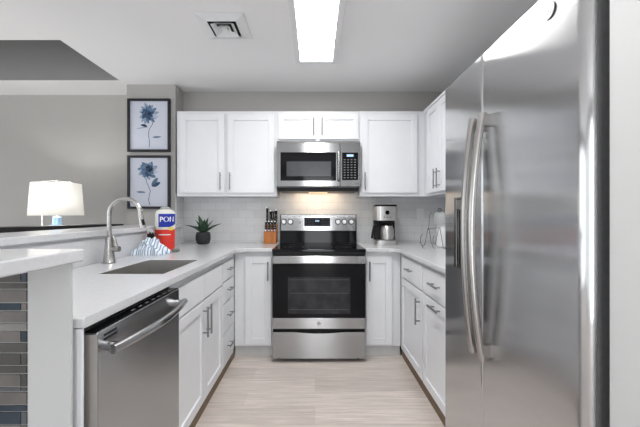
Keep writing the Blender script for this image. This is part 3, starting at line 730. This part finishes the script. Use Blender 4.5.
# dish brush lying behind the cloth
t = thing('dish_brush', 'black and green dish brush propped up behind the striped cloth', 'brush', (-1.23, 2.585, Z0))
MB().lathe([(.022,0),(.026,.01),(.020,.10),(.0,.105)], (-1.23,2.585,Z0), 16).build('handle', M['green'], t)
b = MB(); b.lathe([(.0,.1055),(.018,.1055),(.026,.118),(.026,.135),(.012,.150),(.0,.152)], (-1.23,2.585,Z0), 16); b.build('head', M['black'], t)
b = MB(); rr = random.Random(3)
for k in range(40):
    a = rr.uniform(0,2*PI); q = rr.uniform(.003,.022); b.cyl((-1.23+q*math.cos(a),2.585+q*math.sin(a),Z0+.14),(-1.23+1.25*q*math.cos(a),2.585+1.25*q*math.sin(a),Z0+.168), .0014, n=4)
b.build('bristles', M['white'], t)
o = MB().box(-1.075,-1.030,2.59,2.63,Z0,Z0+.024).build('sponge', M['sponge'], None, bevel=.005); tag(o, 'small grey-green sponge on the counter beside the striped cloth', 'sponge')
# plant
px, py = -1.065, 3.285
t = thing('potted_succulent', 'spiky green succulent in a round charcoal pot', 'plant', (px, py, Z0))
MB().lathe([(.045,0),(.058,.008),(.068,.04),(.069,.075),(.062,.108),(.058,.112),(.053,.108),(.053,.098),(.0,.098)], (px,py,Z0), 32).build('pot', M['pot'], t)
MB().lathe([(.0,.0985),(.052,.0985),(.045,.104),(.0,.106)], (px,py,Z0), 24).build('soil', M['soil'], t)
def leaf(a, up, L, wd, droop):
    b = MB(); n = 10; secs = []
    d = Vector((math.cos(a),math.sin(a),0)); s_ = Vector((-math.sin(a),math.cos(a),0))
    for k in range(n+1):
        q = k/n; e_ = up - droop*q
        if k == 0: pos = Vector((px,py,Z0+.098)) + d*.008; ang_ = up
        else: pos = pos + (d*math.cos(e_)+Vector((0,0,1))*math.sin(e_))*(L/n)
        nrm = (Vector((0,0,1))*math.cos(e_)-d*math.sin(e_))
        hw = 1.85*wd*(1-q)**.6*(.55+.9*q*(1-q)*2) if q < 1 else .0006
        th = .0065*(1-q)+.0006
        secs.append([b.v(pos-s_*hw+nrm*hw*.35), b.v(pos-nrm*th), b.v(pos+s_*hw+nrm*hw*.35), b.v(pos+nrm*th*.3)])
    b.loft(secs); return b.build('leaf', M['leaf'], t)
for a, up, L, wd, dr_ in ((PI*1.02,.85,.195,.026,.75),(-.10,.75,.205,.026,.45),(PI*.80,1.35,.19,.026,.25),(PI*.35,1.25,.165,.022,.1),(1.3,1.5,.14,.022,.1),(PI*1.25,1.2,.15,.024,.2),(-.9,1.0,.14,.026,.35),(-1.75,1.1,.12,.026,.3),(.35,1.15,.16,.022,.3),(2.6,.75,.13,.022,.3)):
    leaf(a, up, L, wd, dr_)
# knife block with knives
kx0, kx1 = -.493, -.373
o = MB(); o.prism([(3.315,Z0),(3.445,Z0),(3.445,1.095),(3.385,1.105),(3.380,1.036),(3.315,1.030)], kx0, kx1)
for v in o.bm.verts: v.co = Vector((v.co.z, v.co.x, v.co.y))
o = o.build('knife_block', M['wood'], None, bevel=.003); tag(o, 'orange-brown wooden knife block on the counter beside the range', 'knife block')
M['hsteel'] = P('handle_steel', (.7,.7,.7), .25, 1.0, noise=.03)
def knife(x, y, z, L, r, label, group, name):
    t = thing(name, label, 'knife', (x, y, z), group)
    b = MB(); lean = .04
    b.tube([(x,y,z+.0145),(x,y+lean*.3*L,z+.3*L),(x,y+lean*.7*L,z+.7*L),(x,y+lean*L,z+L-.012)], [r*.85,r,r*.9,r*1.05], n=10); b.build('handle', M['black'], t)
    b = MB(); b.cyl((x,y,z+.0005),(x,y,z+.015), r*.95, n=10); b.build('bolster', M['hsteel'], t)
    b = MB(); b.cyl((x,y+lean*L,z+L-.012),(x,y+lean*L,z+L), r*1.07, n=10); b.build('end_cap', M['hsteel'], t)
    b = MB()
    for q in (.35,.6): b.cyl((x,y+lean*q*L-r*.7,z+q*L),(x,y+lean*q*L-r*1.06,z+q*L), .003, n=8)
    b.build('rivets', M['hsteel'], t)
for k, nm in enumerate(('leftmost in the front row of the knife block','second from the left in the front row of the knife block','third from the left in the front row of the knife block','rightmost in the front row of the knife block, nearest the range')):
    knife(-.477+.0293*k, 3.348, 1.034, .10, .0118, 'black-handled steak knife, '+nm, 'steak knives in the block', 'steak_knife')
knife(-.472, 3.412, 1.1025, .165, .0125, 'longest black kitchen knife, at the back left of the knife block', 'kitchen knives in the block', 'kitchen_knife')
knife(-.440, 3.412, 1.1015, .135, .012, 'black kitchen knife in the back row between the longest knife and the scissors', 'kitchen knives in the block', 'kitchen_knife')
knife(-.384, 3.414, 1.1000, .145, .012, 'black kitchen knife at the back right of the knife block, nearest the range', 'kitchen knives in the block', 'kitchen_knife')
t = thing('scissors', 'black-handled kitchen scissors standing in the knife block', 'scissors', (-.410, 3.412, 1.1005))
b = MB()
for sx in (-1,1):
    pts = [(-.410+sx*(.004+.0085*(1-math.cos(2*PI*k/16))*.5), 3.412, 1.128+.052-.048*math.cos(2*PI*k/16)) if False else (-.410+sx*.0085+.0075*math.cos(2*PI*k/16), 3.412+.004*sx, 1.185+.042*math.sin(2*PI*k/16)) for k in range(17)]
    b.tube(pts, .0042, n=8)
    b.tube([(-.410+sx*.002,3.412,1.120),(-.410+sx*.0085,3.412+.004*sx,1.146)], .0042, n=8)
b.build('finger_loops', M['black'], t)
MB().box(-.417,-.403,3.409,3.415,1.1012,1.124).build('blade', M['hsteel'], t)
# coffee maker and its carafe
cx, cy = .665, 3.27
t = thing('coffee_maker', 'stainless steel and black drip coffee maker on the right counter', 'coffee maker', (cx, cy, Z0))
def rrect(cx, cy, hx, hy, r, n=5):
    o_ = []
    for qx, qy, a0 in ((1,1,0),(-1,1,PI/2),(-1,-1,PI),(1,-1,3*PI/2)):
        for k in range(n+1):
            a = a0+PI/2*k/n; o_.append((cx+qx*(hx-r)+r*math.cos(a), cy+qy*(hy-r)+r*math.sin(a)))
    return o_
MB().prism(rrect(cx,cy,.103,.100,.045), Z0, Z0+.042, True).build('base', M['csteel'], t)
MB().prism(rrect(cx,cy+.062,.100,.036,.015), Z0+.0425, Z0+.2245, True).build('column', M['black'], t)
MB().prism(rrect(cx,cy,.103,.100,.045), Z0+.225, Z0+.355, True).build('brew_head', M['csteel'], t)
MB().prism(rrect(cx,cy,.098,.095,.043), Z0+.3555, Z0+.372, True).build('lid', M['black'], t, bevel=.004)
MB().prism(rrect(cx,cy-.02,.070,.070,.045), Z0+.205, Z0+.2245, True).build('filter_rim', M['black'], t)
b = MB(frame_back(cy-.100)); b.cyl((cx,Z0+.298,0),(cx,Z0+.298,.004), .020, n=20); b.build('display', M['glassb'], t)
for k in range(3): MB(frame_back(cy-.100)).cyl((cx-.028+.028*k,Z0+.255,0),(cx-.028+.028*k,Z0+.255,.003), .006, n=12).build('button', M['darkgrey'], t)
kx, ky, kz = cx+.012, cy-.032, Z0+.0428
t = thing('carafe', 'steel coffee carafe with black handle sitting in the coffee maker', 'carafe', (kx, ky, kz))
MB().lathe([(.050,0),(.058,.005),(.062,.05),(.060,.10),(.050,.128),(.048,.132),(.0,.132)], (kx,ky,kz), 32).build('body', M['csteel'], t)
MB().lathe([(.050,.1325),(.052,.148),(.040,.156),(.0,.158)], (kx,ky,kz), 28).build('lid', M['black'], t)
MB().tube([(kx-.050,ky-.01,kz+.140),(kx-.085,ky-.015,kz+.145),(kx-.125,ky-.022,kz+.130),(kx-.138,ky-.025,kz+.07),(kx-.148,ky-.025,kz+.015)], [.010,.012,.012,.011,.009], n=10).build('handle', M['black'], t)
# wire rack and lidded canister in the right corner
hx, hy = 1.075, 2.98
t = thing('canister', 'white lidded canister with grey band in the right corner by the refrigerator', 'canister', (hx+.045, hy+.02, Z0))
ux, uy = hx+.045, hy+.02
MB().lathe([(.056,0),(.060,.004),(.060,.196),(.0,.196)], (ux,uy,Z0), 32).build('body', M['white'], t)
MB().lathe([(.0,.1965),(.080,.1965),(.080,.275),(.074,.282),(.074,.300),(.0,.304)], (ux,uy,Z0), 32).build('lid', M['grey'], t)
b = MB(); b.tube([(ux-.035+.014*math.cos(2*PI*k/16),uy,Z0+.320+.014*math.sin(2*PI*k/16)) for k in range(17)], .0032, n=8); b.build('ring_knob', M['wire'], t)
t = thing('wire_rack', 'dark scrolled wire rack on the right counter in front of the canister', 'rack', (.985, 2.90, Z0))
b = MB(); WY = 2.90; r_ = .0022
def wpt(x, y): return ((x-315)*WY/345, WY, CAM_H-(y-213.5)*WY/345)
def smooth(pts, m=6):
    o_ = []; P_ = [pts[0]]+pts+[pts[-1]]
    for i in range(1, len(P_)-2):
        p0,p1,p2,p3 = [Vector(q) for q in P_[i-1:i+3]]
        for j in range(m):
            s_ = j/m; o_.append(.5*((2*p1)+(p2-p0)*s_+(2*p0-5*p1+4*p2-p3)*s_*s_+(3*p1-p0-3*p2+p3)*s_**3))
    o_.append(Vector(pts[-1])); return o_
zf = Z0+r_+.0003
xs = lambda x: (x-315)*WY/345
S = [(xs(421.5),WY,1.045),(xs(420),WY,1.02),(xs(420.2),WY,.965),(xs(422),WY,.94),(xs(425),WY,.955),(xs(428),WY,1.06),(xs(428.6),WY,1.068),(xs(430.5),WY,1.0),(xs(432),WY,.945),(xs(433.5),WY,zf+.005)]
S = [(xs(422.5),WY,1.030),(xs(421),WY,1.015),(xs(420.5),WY,.965),(xs(422.5),WY,.935),(xs(425),WY,.955),(xs(428),WY,1.075),(xs(429.5),WY,1.055),(xs(431),WY,.97),(xs(433),WY,.935)]
b.tube(smooth(S), r_, n=8)
b.tube(smooth([(xs(434),WY,1.02),(xs(433),WY,.985),(xs(433.5),WY,.95),(xs(435.5),WY,.96),(xs(439),WY,1.085),(xs(440.5),WY,1.05),(xs(443),WY,.93)]), r_, n=8)
for x in (xs(422.5), xs(433), xs(443)): b.tube([(x,WY,.938),(x,WY,zf),(x,WY-.05,zf)], r_, n=8)
b.tube([(xs(428),WY,1.075),(xs(439),WY,1.085)], r_*.8, n=8)
b.tube([(xs(428.5),WY,1.07),(xs(429.5),WY,1.19),(xs(431),WY,1.215),(xs(432.5),WY,1.20)], r_*.7, n=8)
b.build('frame', M['wire'], t)
# outlet plate on the tile
t = thing('wall_outlet', 'white outlet plate on the tile right of the coffee maker', 'outlet', (1.065, 3.4935, 1.14))
of = frame_back(3.4935)
MB(of).box(1.028,1.102,1.143,1.257,0,.006).build('plate', M['white'], t, bevel=.002)
for v in (1.175,1.225):
    MB(of).box(1.048,1.082,v-.016,v+.016,.006,.0085).build('socket', M['white'], t, bevel=.002)
